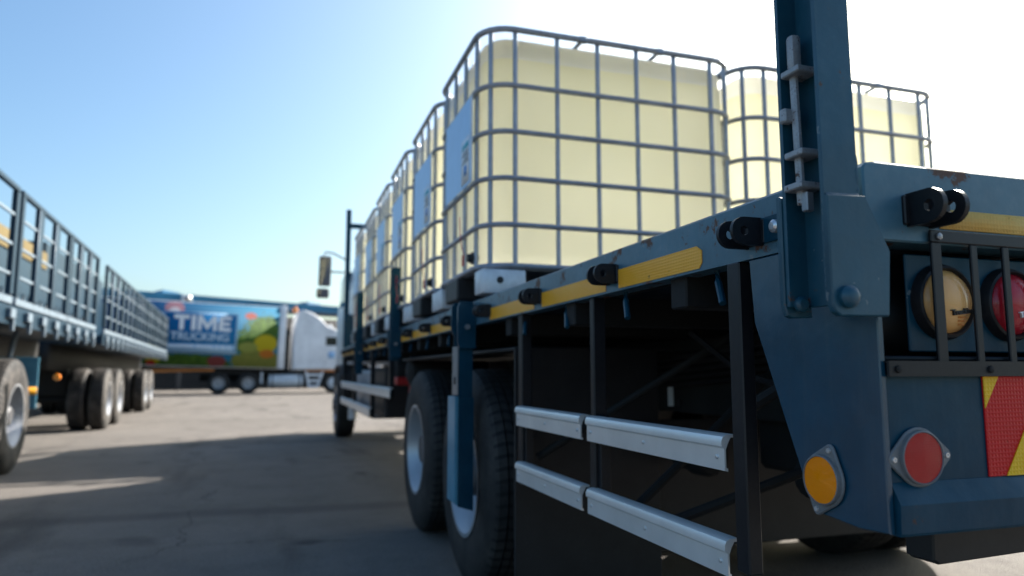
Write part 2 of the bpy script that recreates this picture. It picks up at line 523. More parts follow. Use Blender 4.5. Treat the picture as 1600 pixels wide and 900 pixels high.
# ------------------------------------------------------------------ the flatbed truck
T = thing('flatbed_truck', (2.25, 6.0, 0), 'dark blue flatbed truck loaded with caged liquid totes', 'truck')
XS, XE = 0.88, 3.64          # left and right faces of the deck
YR, YF = 0.885, 10.45        # rear and front of the deck
# deck
part(T, 'deck_floor', B().box(XS + .05, XE - .05, YR + .05, YF - .02, 1.345, 1.392), 'black_steel')
for x in [1.0, 1.45, 1.9, 2.35, 2.8, 3.25]:
    part(T, 'floor_bearer', B().box(x, x + .06, YR + .12, YF - .1, 1.285, 1.343), 'dark_chassis')
for i in range(14):
    y = 1.45 + i * 0.66
    part(T, 'cross_member', B().box(XS + .02, XE - .02, y, y + .07, 1.19, 1.283, .004), 'dark_chassis')
rail = part(T, 'side_rail', B().prism([(XS, 1.262), (XS + .055, 1.262), (XS + .055, 1.272), (XS + .010, 1.274), (XS + .010, 1.364), (XS + .055, 1.366), (XS + .055, 1.378), (XS + .004, 1.378), (XS, 1.373)], 'y', YR + .10, YF, 0.0), 'blue_paint_worn')
part(T, 'side_rail', B().prism([(XE, 1.262), (XE - .055, 1.262), (XE - .055, 1.272), (XE - .010, 1.274), (XE - .010, 1.364), (XE - .055, 1.366), (XE - .055, 1.378), (XE - .004, 1.378), (XE, 1.373)], 'y', YR + .10, YF, 0.0), 'blue_paint_worn')
# yellow reflective tape on the left rail
tz0, tz1 = 1.268, 1.319
segs = [(1.348, 1.753), (1.834, 2.352), (2.433, 3.00), (3.58, 3.65)]
y = 3.72
while y < YF - .3:
    segs.append((y, y + 0.54)); y += 0.62
for i, (a, b_) in enumerate(segs):
    if i == 0:
        poly = [(a, tz0 + .012), (a + .012, tz0), (b_, tz0), (b_, tz1), (a + .02, tz1), (a, tz1 - .012)]
    else:
        poly = [(a, tz0), (b_, tz0), (b_, tz1), (a, tz1)]
    part(T, 'reflective_tape', B().prism(poly, 'x', XS - .002, XS + .003), 'tape_yellow')
# lashing lugs: a pair of ears on a base plate, protruding along -x
def lug_mesh():
    b = B()
    for yy in (-.0265, .0185):
        ring = []
        n = 10
        zc, R, xr = 0.0, .027, -.042
        out = [(0.0, -R), ] + [(xr + R * math.cos(PI * 1.5 - PI * k / n), R * math.sin(PI * 1.5 - PI * k / n)) for k in range(n + 1)] + [(0.0, R)]
        # plate with a hole: bridge outer loop to hole loop
        m = len(out); hole = []
        for (u, v) in out:
            d = Vector((u - xr, v)); d.normalize(); hole.append((xr + .0095 * d.x, .0095 * d.y))
        lay = []
        for w in (yy, yy + .009):
            lay.append(([b.bm.verts.new((u, w, v)) for u, v in out], [b.bm.verts.new((u, w, v)) for u, v in hole]))
        fs = []
        for k in range(m - 1):
            for li, fl in ((0, 0), (1, 1)):
                o_, h_ = lay[li]
                fs.append(b.bm.faces.new((o_[k], o_[k + 1], h_[k + 1], h_[k])))
            fs.append(b.bm.faces.new((lay[0][0][k], lay[0][0][k + 1], lay[1][0][k + 1], lay[1][0][k])))
            fs.append(b.bm.faces.new((lay[0][1][k], lay[0][1][k + 1], lay[1][1][k + 1], lay[1][1][k])))
        for li in (0, 1):
            o_, h_ = lay[li]
            fs.append(b.bm.faces.new((o_[-1], o_[0], h_[0], h_[-1])))
        fs.append(b.bm.faces.new((lay[0][1][-1], lay[0][1][0], lay[1][1][0], lay[1][1][-1])))
        fs.append(b.bm.faces.new((lay[0][0][-1], lay[0][0][0], lay[1][0][0], lay[1][0][-1])))
        bmesh.ops.recalc_face_normals(b.bm, faces=fs)
    b.box(-.006, 0.002, -.036, .036, -.024, .024, .002)
    b.tube([(-.006, 0.0, 0.012), (-.016, 0.0, .012)], .02, 10)
    return b.mesh('lashing_lug', 'black_steel')
lug = lug_mesh()
def put_lug(x, y, z, rz=0.0):
    o = link('lashing_lug', lug, T)
    o.location = Vector((x, y, z)) - ORG[T.name]; o.rotation_euler = (0, 0, rz)
    return o
yl = [1.165, 1.79, 2.39, 3.02]
y = 3.685
while y < YF - .2:
    yl.append(y); y += .62
for y in yl:
    put_lug(XS, y, 1.309)
put_lug(.985, YR - .004, 1.300, PI / 2)
put_lug(3.52, YR - .004, 1.300, PI / 2)
part(T, 'mounting_plate', B().box(XS - .005, XS + .002, 1.045, 1.14, 1.285, 1.335, .001), 'blue_paint')
part(T, 'bolt', B().lathe([(-.005, .013), (-.012, .012), (-.016, .007), (-.016, 0)], 'x', (XS, 1.095, 1.311), 12), 'bolt_zinc')
# rope hooks hanging under the rail
for y in [1.34, 1.775, 2.2, 2.62, 3.9, 4.5, 5.1, 6.4, 7.0, 7.6]:
    part(T, 'rope_hook', B().tube([(XS + .03, y, 1.265), (XS + .025, y - .012, 1.235), (XS + .012, y - .045, 1.185)], .008, 8), 'blue_paint')
# rear beam
part(T, 'rear_beam', B().prism([(XS - .006, 1.248), (3.646, 1.248), (3.646, 1.372), (3.63, 1.377), (.90, 1.377), (.882, 1.374), (XS - .006, 1.366)], 'y', YR - .004, YR + .062, .003), 'blue_paint_worn')  # worn paint; its pale tone also paints in sky glare here
part(T, 'reflective_tape', B().box(1.026, 3.49, YR - .0065, YR - .0032, 1.274, 1.307), 'tape_orange')
# corner column and side gusset
part(T, 'corner_panel', B().prism([(YR + .12, 1.26), (1.186, 1.26), (1.176, 1.135), (1.036, .806), (.935, .796), (.876, .799), (.876, 1.247), (YR + .05, 1.247)], 'x', XS + .0, XS + .012, .002), 'blue_paint_gloss')
part(T, 'corner_panel', B().prism([(YR + .12, 1.26), (1.186, 1.26), (1.176, 1.135), (1.036, .806), (.935, .796), (.876, .799), (.876, 1.247), (YR + .05, 1.247)], 'x', XE - .012, XE, .002), 'blue_paint_gloss')
# recess behind the lamps
part(T, 'recess_back', B().box(.895, 3.625, 1.03, 1.045, 1.02, 1.247), 'black_steel')
part(T, 'lamp_plate', B().box(.985, 1.62, .915, .921, 1.074, 1.236, .002), 'blue_paint')
part(T, 'lamp_plate', B().box(2.90, 3.535, .915, .921, 1.074, 1.236, .002), 'blue_paint')
part(T, 'recess_shelf', B().box(.893, 3.627, .892, 1.03, 1.058, 1.066), 'black_steel')
part(T, 'rear_panel', B().box(.893, 3.627, YR - .003, YR + .008, .868, 1.036, .001), 'blue_paint')
part(T, 'bumper', B().prism([(YR + .01, .873), (YR - .0045, .873), (.866, .846), (.864, .842), (.866, .800), (.868, .796), (YR + .06, .796)], 'x', .8925, 3.6275, 0), 'blue_paint', True, .15)
part(T, 'step_bar', B().prism([(1.09, .79), (3.43, .79), (3.43, .716), (2.9, .716), (2.3, .724), (1.30, .716), (1.10, .710), (1.087, .718)], 'y', .99, 1.05, .003), 'black_plastic')
# rear lamps
def lamp(cx, lens_mat, printmat):
    o = sub(T, 'rear_lamp', (cx, .921, 1.157))
    link('bezel', B().lathe([(0.0, .064), (-.012, .064), (-.022, .060), (-.024, .056), (-.020, .053), (-.008, .052)], 'y', (0, 0, 0), 40).mesh('bezel', 'black_plastic'), o)
    link('lens', B().lathe([(-.012, .0535), (-.020, .052), (-.030, .042), (-.036, .026), (-.038, .012), (-.038, 0)], 'y', (0, 0, 0), 40).mesh('lens', lens_mat, 1.2), o)
    return o
l1 = lamp(1.055, 'lamp_amber', 'print_black')
l2 = lamp(1.206, 'lamp_red', 'print_white')
l3 = lamp(1.357, 'lamp_red', 'print_white')
for o, mt in ((l1, 'print_black'), (l2, 'print_white')):
    text_part(o, 'lettering', 'Trucking', .0135, mt, (.010, -.0385, -.018), (PI / 2, rad(-7), 0), .0003)
    for i, w in enumerate((.020, .016, .012)):
        link('lettering', B().box(.012 - w / 2, .012 + w / 2, -.0372 + .0022 * i, -.0342 + .0022 * i, -.028 - i * .006, -.0255 - i * .006).mesh('lettering', 'print_white' if mt == 'print_white' else 'orange_paint'), o)
# black steel lamp guard with slots
gz0, gz1 = 1.062, 1.270
gd = sub(T, 'lamp_guard', (0.996, .872, 1.05))
def gbox(nm, x0, x1, z0, z1, th=.006, bev=.0015):
    return link(nm, B().box(x0 - .996, x1 - .996, 0, th, z0 - 1.05, z1 - 1.05, bev).mesh(nm, 'black_steel'), gd)
gbox('top_bar', .996, 1.445, 1.2495, 1.2695)
for x in (.996, 1.080, 1.151, 1.222, 1.293, 1.364, 1.430):
    gbox('bar', x, x + (.021 if x < 1 else .0145), 1.05, 1.2492)
for x in (1.012, 1.428):
    link('bolt', B().lathe([(0, .006), (-.003, .006), (-.0045, .003), (-.0045, 0)], 'y', (x - .996, 0, 1.259 - 1.05), 6).mesh('bolt', 'plain_steel'), gd)
part(T, 'guard_rail_angle', B().prism([(.866, 1.034), (.871, 1.034), (.871, 1.0555), (.893, 1.0555), (.893, 1.0578), (.866, 1.0578)], 'x', .888, 1.47), 'black_steel')
for x in (.905, 1.095, 1.28):
    part(T, 'bolt', B().lathe([(0, .006), (-.003, .006), (-.004, .003), (-.004, 0)], 'y', (x, .866, 1.045), 6), 'dark_chassis')
# round reflectors with diamond bezels
def reflector(nm, center, rotz, tilt, lensmat):
    o = sub(T, nm, center, (0, 0, rotz))
    # local: facing -y; bezel long axis along local x, tilted
    pts = []
    cr_, tr_, td_ = .0455, .011, .0515       # round body, tip radius, tip distance
    be = math.acos((cr_ - tr_) / td_)
    for (cx_, rr_, a0, a1) in ((td_, tr_, -be, be), (0, cr_, be, PI - be), (-td_, tr_, PI - be, PI + be), (0, cr_, PI + be, 2 * PI - be)):
        for k in range(13):
            a = a0 + (a1 - a0) * k / 12
            pts.append((cx_ + rr_ * math.cos(a), rr_ * math.sin(a)))
    ct, st = math.cos(tilt), math.sin(tilt)
    pts = [(u * ct - v * st, u * st + v * ct) for u, v in pts]
    link('bezel', B().prism(pts, 'y', -.006, 0, .002).mesh('bezel', 'bezel_grey'), o)
    link('collar', B().lathe([(-.005, .042), (-.012, .041), (-.013, .039), (-.009, .0375)], 'y', (0, 0, 0), 40).mesh('collar', 'bezel_grey'), o)
    b = B(); ns = 6
    for k in range(ns):          # six moulded sectors, each a shallow facet
        a0, a1 = 2 * PI * k / ns, 2 * PI * (k + 1) / ns
        c0 = b.bm.verts.new((0, -.0135, 0)); prev = None
        for j in range(9):
            a = a0 + (a1 - a0) * j / 8
            v = b.bm.verts.new((.038 * math.cos(a), -.0105 - .0006 * math.sin(PI * j / 8), .038 * math.sin(a)))
            if prev:
                b.bm.faces.new((c0, v, prev))
            prev = v
    bmesh.ops.recalc_face_normals(b.bm, faces=b.bm.faces)
    link('lens', b.mesh('lens', lensmat, .03), o)
    for sgn in (-1, 1):
        u, v = sgn * .0525, 0
        link('rivet', B().lathe([(-.006, .0045), (-.0085, .004), (-.0085, .0018), (-.007, .0015), (-.007, 0)], 'y', (u * ct - v * st, 0, u * st + v * ct), 12).mesh('rivet', 'bolt_zinc'), o)
    return o
reflector('reflector', (.948, YR - .004, .910), 0, rad(2), 'reflector_red')
reflector('reflector', (XS - .001, 1.003, .862), -PI / 2, rad(71), 'reflector_amber')
# chevron board
ch = part(T, 'chevron_board', B().box(1.092, 1.78, YR - .006, YR - .0031, .874, 1.034, .0006), 'board_red')
def stripe(x0):
    # a yellow stripe whose lower-left edge starts at x0 on the board's bottom; clipped to the board
    sl = .17 / 1.55; w = .105
    poly = [(x0 + .006, .8745), (x0 + .006 + w, .8745), (x0 + w + sl, 1.0335), (x0 + sl, 1.0335)]
    out = []
    def clip(pl, X, keep_gt):
        res = []
        for i in range(len(pl)):
            p, q = pl[i - 1], pl[i]
            ip = (p[0] >= X) == keep_gt; iq = (q[0] >= X) == keep_gt
            if ip != iq:
                t = (X - p[0]) / (q[0] - p[0]); res.append((X, p[1] + t * (q[1] - p[1])))
            if iq:
                res.append(q)
        return res
    poly = clip(clip(poly, 1.0925, True), 1.7795, False)
    if len(poly) > 2:
        part(ch, 'stripe', B().prism(poly, 'y', YR - .0075, YR - .0058), 'board_yellow')
for k in range(5):
    stripe(.911 + .212 * k)
# ------------------------------------------------------------------ rear corner upright with its brackets and latch
U = T
up = sub(T, 'corner_stake', (.80, .90, 1.12))
def upart(nm, b, mat):
    b.xf(Matrix.Translation((-.80, -.90, -1.12)))
    return link(nm, b.mesh(nm, mat), up)
# channel: web towards the truck, flanges pointing away from it, open to the left
upart('channel', B().prism([(.770, .852), (.834, .852), (.834, .968), (.789, .968), (.789, .960), (.826, .960), (.826, .860), (.770, .860)], 'z', 1.145, 2.30, .0015), 'blue_paint_glare')
upart('hinge_plate', B().prism([(.763, 1.302), (.834, 1.305), (.876, 1.222), (.868, 1.126), (.866, 1.123), (.778, 1.122), (.768, 1.128), (.763, 1.14)], 'y', .838, .8515, .002), 'blue_paint_glare')
upart('hinge_plate', B().prism([(.785, 1.33), (.84, 1.33), (.84, 1.13), (.80, 1.128), (.79, 1.132), (.785, 1.15)], 'y', .969, .981, .002), 'blue_paint_glare')
upart('bolt', B().lathe([(0, .017), (-.007, .017), (-.013, .012), (-.015, .006), (-.015, 0)], 'y', (.790, .838, 1.150), 16), 'blue_paint_glare')
upart('bolt', B().lathe([(0, .013), (-.006, .013), (-.010, .008), (-.010, 0)], 'y', (.808, .9595, 1.15), 16), 'blue_paint_glare')
def weld(nm_parent_fn, p0, p1, r=.0035):
    p0, p1 = Vector(p0), Vector(p1); n = max(6, int((p1 - p0).length / .006)); pts = []
    for k in range(n + 1):
        pts.append(p0.lerp(p1, k / n) + Vector((random.uniform(-1, 1), random.uniform(-1, 1), random.uniform(-1, 1))) * .0009)
    nm_parent_fn('weld_bead', B().tube(pts, r, 6), 'blue_paint_glare')
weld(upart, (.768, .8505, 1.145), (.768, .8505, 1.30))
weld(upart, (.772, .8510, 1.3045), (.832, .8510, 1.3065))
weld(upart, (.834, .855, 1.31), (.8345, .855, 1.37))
# latch: sliding bar, two staples, stop and locking tab
upart('latch_bar', B().prism([(.929, 1.31), (.943, 1.31), (.949, 1.57), (.945, 1.59), (.939, 1.59), (.935, 1.57)], 'x', .795, .806, .003), 'latch_steel')
upart('latch_end', B().box(.793, .812, .931, .950, 1.540, 1.600, .006, 2), 'latch_steel')
for z, x0 in ((1.532, .784), (1.393, .784), (1.338, .780)):
    upart('latch_tab', B().box(x0, .827, .912, .954, z - .0055, z + .0055, .002), 'latch_steel')
upart('latch_stop', B().box(.780, .80, .942, .958, 1.45, 1.474, .003), 'latch_steel')
upart('latch_foot', B().box(.797, .812, .92, .934, 1.297, 1.330, .002), 'plain_steel')

# ------------------------------------------------------------------ side guard
def guard_rail(y0, y1, z1, hgt=.072):
    z0 = z1 - hgt; x = .866
    prof = [(x + .004, z0), (x + .012, z0 - .002), (x + .012, z0 + .004), (x + .008, z0 + .006), (x + .008, z1 - .030), (x + .013, z1 - .018), (x + .020, z1 - .006), (x + .032, z1 - .006), (x + .032, z1),
            (x + .010, z1), (x + .002, z1 - .004), (x - .002, z1 - .012), (x - .002, z1 - .023), (x + .002, z1 - .026), (x + .004, z1 - .028)]
    o = part(T, 'side_guard_rail', B().prism(prof, 'y', y0, y1), 'aluminium')
    n = 3 if y1 - y0 < 1 else 5
    for k in range(n):
        y = y0 + .025 + (y1 - y0 - .05) * k / (n - 1)
        part(o, 'rivet', B().lathe([(.004, .005), (.001, .0045), (0, .002), (0, 0)], 'x', (x, y, z0 + .026), 10), 'bolt_zinc')
    return o
for a, b_ in ((1.276, 1.958), (2.005, 2.612)):
    guard_rail(a, b_, .914); guard_rail(a, b_, .708)
guard_rail(5.84, 10.42, .917, .082); guard_rail(7.15, 10.42, .70, .082)
for y0, y1, zb in ((1.214, 1.256, .652), (1.944, 1.972, .64), (2.60, 2.645, .62), (5.98, 6.05, .82), (7.2, 7.27, .60), (8.9, 8.97, .60), (10.33, 10.40, .60)):
    part(T, 'guard_post', B().box(.876 if y0 < 1.5 else .889, .908 if y0 < 1.5 else .93, y0, y1, zb, 1.262, .003), 'black_steel')
    if y0 > 1.5:
        part(T, 'guard_bracket', B().box(.8985, .93, y0 - .02, y1 + .03, zb + .01, .915, .002), 'black_steel')
for a, b_ in (((.95, 1.76, .62), (1.75, 1.36, .98)), ((.96, 2.62, .72), (1.6, 2.2, 1.2)), ((.97, 1.36, .95), (1.2, 1.08, 1.18)), ((1.0, 1.9, .66), (1.62, 1.9, 1.15))):
    part(T, 'brace_tube', B().tube([a, b_], .014, 8), 'dark_chassis')

# ------------------------------------------------------------------ chassis and running gear
for x in (1.75, 2.68):
    part(T, 'chassis_rail', B().box(x, x + .09, 1.25, 12.9, .86, 1.13, .004), 'dark_chassis')
    part(T, 'subframe_rail', B().box(x + .005, x + .085, 1.15, 10.4, 1.135, 1.188, .003), 'dark_chassis')
for y in (1.5, 2.6, 4.2, 6.0, 8.0):
    part(T, 'chassis_tie', B().box(1.84, 2.68, y, y + .1, .92, 1.06, .003), 'dark_chassis')
for k in range(8):
    part(T, 'chassis_hole', B().lathe([(0, .018), (-.002, .018), (-.002, 0)], 'x', (1.7485, 2.9 + .22 * k, .9 + .12 * (k % 2)), 12), 'black_plastic')
part(T, 'serial_tag', B().box(1.742, 1.7475, 2.945, 2.99, .885, .975, .001), 'white_trim')
AX = (3.57, 4.88)
for y in AX:
    part(T, 'axle', B().tube([(1.2, y, .52), (3.3, y, .52)], .09, 12), 'dark_chassis')
    part(T, 'leaf_spring', B().box(1.62, 1.73, y - .55, y + .55, .66, .80, .01), 'dark_chassis')
    w1 = make_wheel(T, 'wheel', (.90, y, .528), .53, .29, True, -1)
    w2 = make_wheel(T, 'wheel', (3.62, y, .528), .53, .29, True, 1)
for y in (2.72,):
    for x0 in (.90, 2.98):
        part(T, 'mud_flap', B().box(x0, x0 + .64, y, y + .012, .16, 1.14, .003), 'black_plastic')
for y in (4.215, 5.62):
    part(T, 'mud_flap', B().box(2.95, 3.62, y, y + .012, .16, 1.12, .003), 'black_plastic')  # flaps added to block sun leaking between the right-hand tyres
part(T, 'added_dark_sheet', B().box(1.55, 2.97, 2.75, 2.76, .30, .84, .003), 'black_plastic')  # dark sheet added to hide the sunlit ground beyond it
for y in AX:
    part(T, 'added_differential', B().lathe([(-.2, 0), (-.19, .1), (-.12, .19), (0, .23), (.12, .19), (.19, .1), (.2, 0)], 'x', (2.25, y, .53), 20), 'dark_chassis')  # axle housings added to help hide sunlit ground under the truck
part(T, 'mudguard', B().box(.93, 1.60, 2.735, 5.6, 1.13, 1.145, .003), 'black_plastic')
part(T, 'mudguard', B().box(2.92, 3.60, 2.735, 5.6, 1.13, 1.145, .003), 'black_plastic')
part(T, 'spare_wheel_carrier', B().box(1.86, 2.66, 1.35, 2.5, .66, .91, .02), 'dark_chassis')
part(T, 'toolbox', B().box(2.80, 3.45, 1.35, 2.55, .62, 1.10, .02), 'dark_chassis')
for y in (1.7, 2.45, 3.3):
    part(T, 'brake_chamber', B().lathe([(0, 0), (0, .07), (.03, .085), (.10, .085), (.12, .075), (.2, .075), (.22, .05), (.22, 0)], 'y', (1.62, y, .72), 16), 'dark_chassis')
for k in range(5):
    x = 1.66 + .015 * k; z = 1.125 - .028 * k
    part(T, 'air_line', B().tube([(x - .03, 1.3, z), (x, 1.7, z - .02), (x - .01, 2.2, z + .015), (x, 2.9, z - .03), (x + .02, 3.6, z - .05), (x, 5.2, z)], .009, 6), 'black_plastic')
part(T, 'cable_loop', B().tube([(1.35, 1.35, 1.18), (1.32, 1.5, 1.05), (1.36, 1.7, 1.0), (1.4, 1.95, 1.04), (1.38, 2.2, 1.18)], .011, 6), 'black_plastic')
# underfloor gear ahead of the wheels
for y, x in ((5.62, .97), (6.55, 1.0)):
    part(T, 'air_tank', B().lathe([(0, 0), (0, .06), (.03, .12), (.06, .13), (.6, .13), (.63, .12), (.66, .06), (.66, 0)], 'x', (x, y, 1.05), 20), 'dark_chassis')
part(T, 'fuel_tank', B().box(1.0, 1.68, 8.2, 9.9, .52, 1.08, .06, 3), 'galvanised')
part(T, 'battery_box', B().box(1.0, 1.66, 7.0, 8.0, .60, 1.08, .02), 'black_plastic')
part(T, 'red_canister', B().lathe([(0, 0), (0, .1), (.02, .12), (.4, .12), (.42, .1), (.42, 0)], 'z', (1.20, 6.15, .70), 20), 'red_paint')
part(T, 'red_canister', B().box(1.0, 1.3, 6.3, 6.55, .93, 1.0, .01), 'red_paint')
part(T, 'filter_bowl', B().lathe([(0, 0), (0, .06), (.25, .06), (.27, .03), (.27, 0)], 'z', (.99, 9.9, .42), 16), 'zinc_sheet')
part(T, 'hose', B().tube([(.98, 10.2, 1.1), (.99, 10.0, .85), (1.02, 9.7, .7), (1.1, 9.5, .66)], .02, 8), 'rubber')
# ------------------------------------------------------------------ hanging and standing side stakes
def stake(y, z_low, z_high, hang):
    zr = 1.12
    o = sub(T, 'side_stake', (.80, y, 1.10))
    def sp(nm, b, mat):
        b.xf(Matrix.Translation((-.80, -y, -1.10)))
        return link(nm, b.mesh(nm, mat), o)
    sp('channel', B().prism([(.802, y - .05), (.868, y - .05), (.868, y + .05), (.802, y + .05), (.802, y + .042), (.858, y + .042), (.858, y - .042), (.802, y - .042)], 'z', z_low, z_high, .0015), 'blue_paint')
    sp('hinge_plate', B().prism([(.79, 1.18), (.80, 1.15), (.878, 1.15), (.878, 1.35), (.80, 1.36), (.79, 1.34)], 'y', y - .072, y - .056, .002), 'blue_paint')
    sp('hinge_plate', B().prism([(.79, 1.24), (.80, 1.22), (.878, 1.22), (.878, 1.36), (.80, 1.37), (.79, 1.35)], 'y', y + .054, y + .068, .002), 'blue_paint')
    sp('pivot_pin', B().tube([(.835, y - .085, 1.25), (.835, y + .08, 1.25)], .012, 10), 'plain_steel')
    if hang:
        sp('sleeve', B().prism([(.782, .93), (.800, .93), (.800, .44), (.782, .455)], 'y', y - .062, y + .078, .002), 'pale_blue_paint')
        sp('sleeve_back', B().prism([(.8005, .925), (.872, .925), (.872, .415), (.8005, .437)], 'y', y - .062, y - .0515, .002), 'blue_paint')
        sp('cover_strip', B().box(.7945, .8015, y - .048, y + .048, .935, 1.16, .001), 'plain_steel')
        sp('latch_hole', B().box(.7925, .7944, y - .02, y + .012, .985, 1.02), 'black_plastic')
    return o
stake(3.30, .47, 1.372, True)
stake(5.42, 1.13, 1.83, False)
stake(7.85, 1.02, 1.90, False)

# ------------------------------------------------------------------ headboard and cab
for x in (.89, 3.56):
    part(T, 'headboard_post', B().box(x, x + .07, 10.47, 10.55, 1.10, 3.40, .004), 'blue_paint')
part(T, 'headboard_rail', B().box(.96, 3.56, 10.48, 10.54, 3.13, 3.20, .004), 'blue_paint')
part(T, 'headboard_panel', B().box(.962, 3.558, 10.49, 10.53, 1.385, 1.87, .003), 'blue_paint')
for x in (1.6, 2.25, 2.9):
    part(T, 'headboard_bar', B().box(x, x + .05, 10.49, 10.53, 1.875, 3.128, .003), 'blue_paint')
# cab-over cab: body lofted from side sections
def loft(sections, mat_name):
    b = B(); rows = []
    for sec in sections:
        rows.append([b.bm.verts.new(p) for p in sec])
    fs = []
    for A, C_ in zip(rows, rows[1:]):
        n = len(A)
        for i in range(n):
            fs.append(b.bm.faces.new((A[i], A[(i + 1) % n], C_[(i + 1) % n], C_[i])))
    fs.append(b.bm.faces.new(rows[0])); fs.append(b.bm.faces.new(rows[-1][::-1]))
    bmesh.ops.recalc_face_normals(b.bm, faces=fs)
    return b
def cabsec(y, zt, inset, lo=1.16):
    xl, xr = 1.02, 3.5
    return [(xl, y, lo), (xl, y, 2.1), (xl + .10 + inset * .3, y, 2.7), (xl + .22 + inset, y, zt - .1), (xl + .42 + inset, y, zt), (xr - .42 - inset, y, zt), (xr - .22 - inset, y, zt - .1), (xr - .10 - inset * .3, y, 2.7), (xr, y, 2.1), (xr, y, lo)]
part(T, 'cab_body', loft([cabsec(10.78, 3.28, .05), cabsec(11.4, 3.34, .03), cabsec(12.3, 3.1, .04), cabsec(12.8, 2.95, .08), cabsec(13.25, 2.55, .14), cabsec(13.4, 2.25, .12, 1.2)], 'white'), 'white_paint')
part(T, 'cab_window', B().prism([(11.9, 2.13), (12.9, 2.13), (12.8, 2.62), (11.95, 2.68)], 'x', 1.02, 1.13), 'glass_dark')
part(T, 'cab_door', B().box(1.008, 1.06, 11.75, 12.95, 1.22, 2.08, .01), 'white_paint')
part(T, 'cab_bumper', B().box(1.0, 3.52, 13.0, 13.5, .55, 1.14, .04, 2), 'white_trim')
part(T, 'wheel_arch', B().prism([(11.45, .75), (11.5, 1.0), (11.75, 1.16), (12.65, 1.16), (12.9, 1.0), (12.95, .75), (12.9, .75), (12.84, .98), (12.6, 1.12), (11.8, 1.12), (11.56, .98), (11.51, .75)], 'x', .95, 1.4), 'black_plastic')
part(T, 'exhaust_stack', B().tube([(3.2, 10.66, 1.2), (3.2, 10.66, 3.1)], .07, 12), 'galvanised')
make_wheel(T, 'wheel', (.93, 12.2, .528), .53, .30, False, -1, dish=False)
make_wheel(T, 'wheel', (3.59, 12.2, .528), .53, .30, False, 1, dish=False)
mi = sub(T, 'mirror', (.74, 12.85, 2.8), (rad(9), 0, rad(3)))
link('mirror_arm', B().tube([(.35, -.08, .22), (.12, -.02, .33), (-.0, 0, .34), (-.02, 0, .28)], .014, 8).mesh('mirror_arm', 'black_plastic'), mi)
link('mirror_arm', B().tube([(.33, -.06, .0), (.05, 0, .0)], .014, 8).mesh('mirror_arm', 'black_plastic'), mi)
link('mirror_housing', B().box(-.10, .11, -.03, .05, -.26, .27, .03, 3).mesh('mirror_housing', 'black_plastic'), mi)
link('mirror_face', B().box(-.08, .09, -.034, -.0302, -.23, .24, .001).mesh('mirror_face', 'mirror_glass'), mi)
link('mirror_housing', B().box(-.12, .09, -.03, .05, -.47, -.30, .03, 3).mesh('mirror_housing', 'black_plastic'), mi)
link('mirror_face', B().box(-.10, .07, -.034, -.0302, -.45, -.32, .001).mesh('mirror_face', 'mirror_glass'), mi)

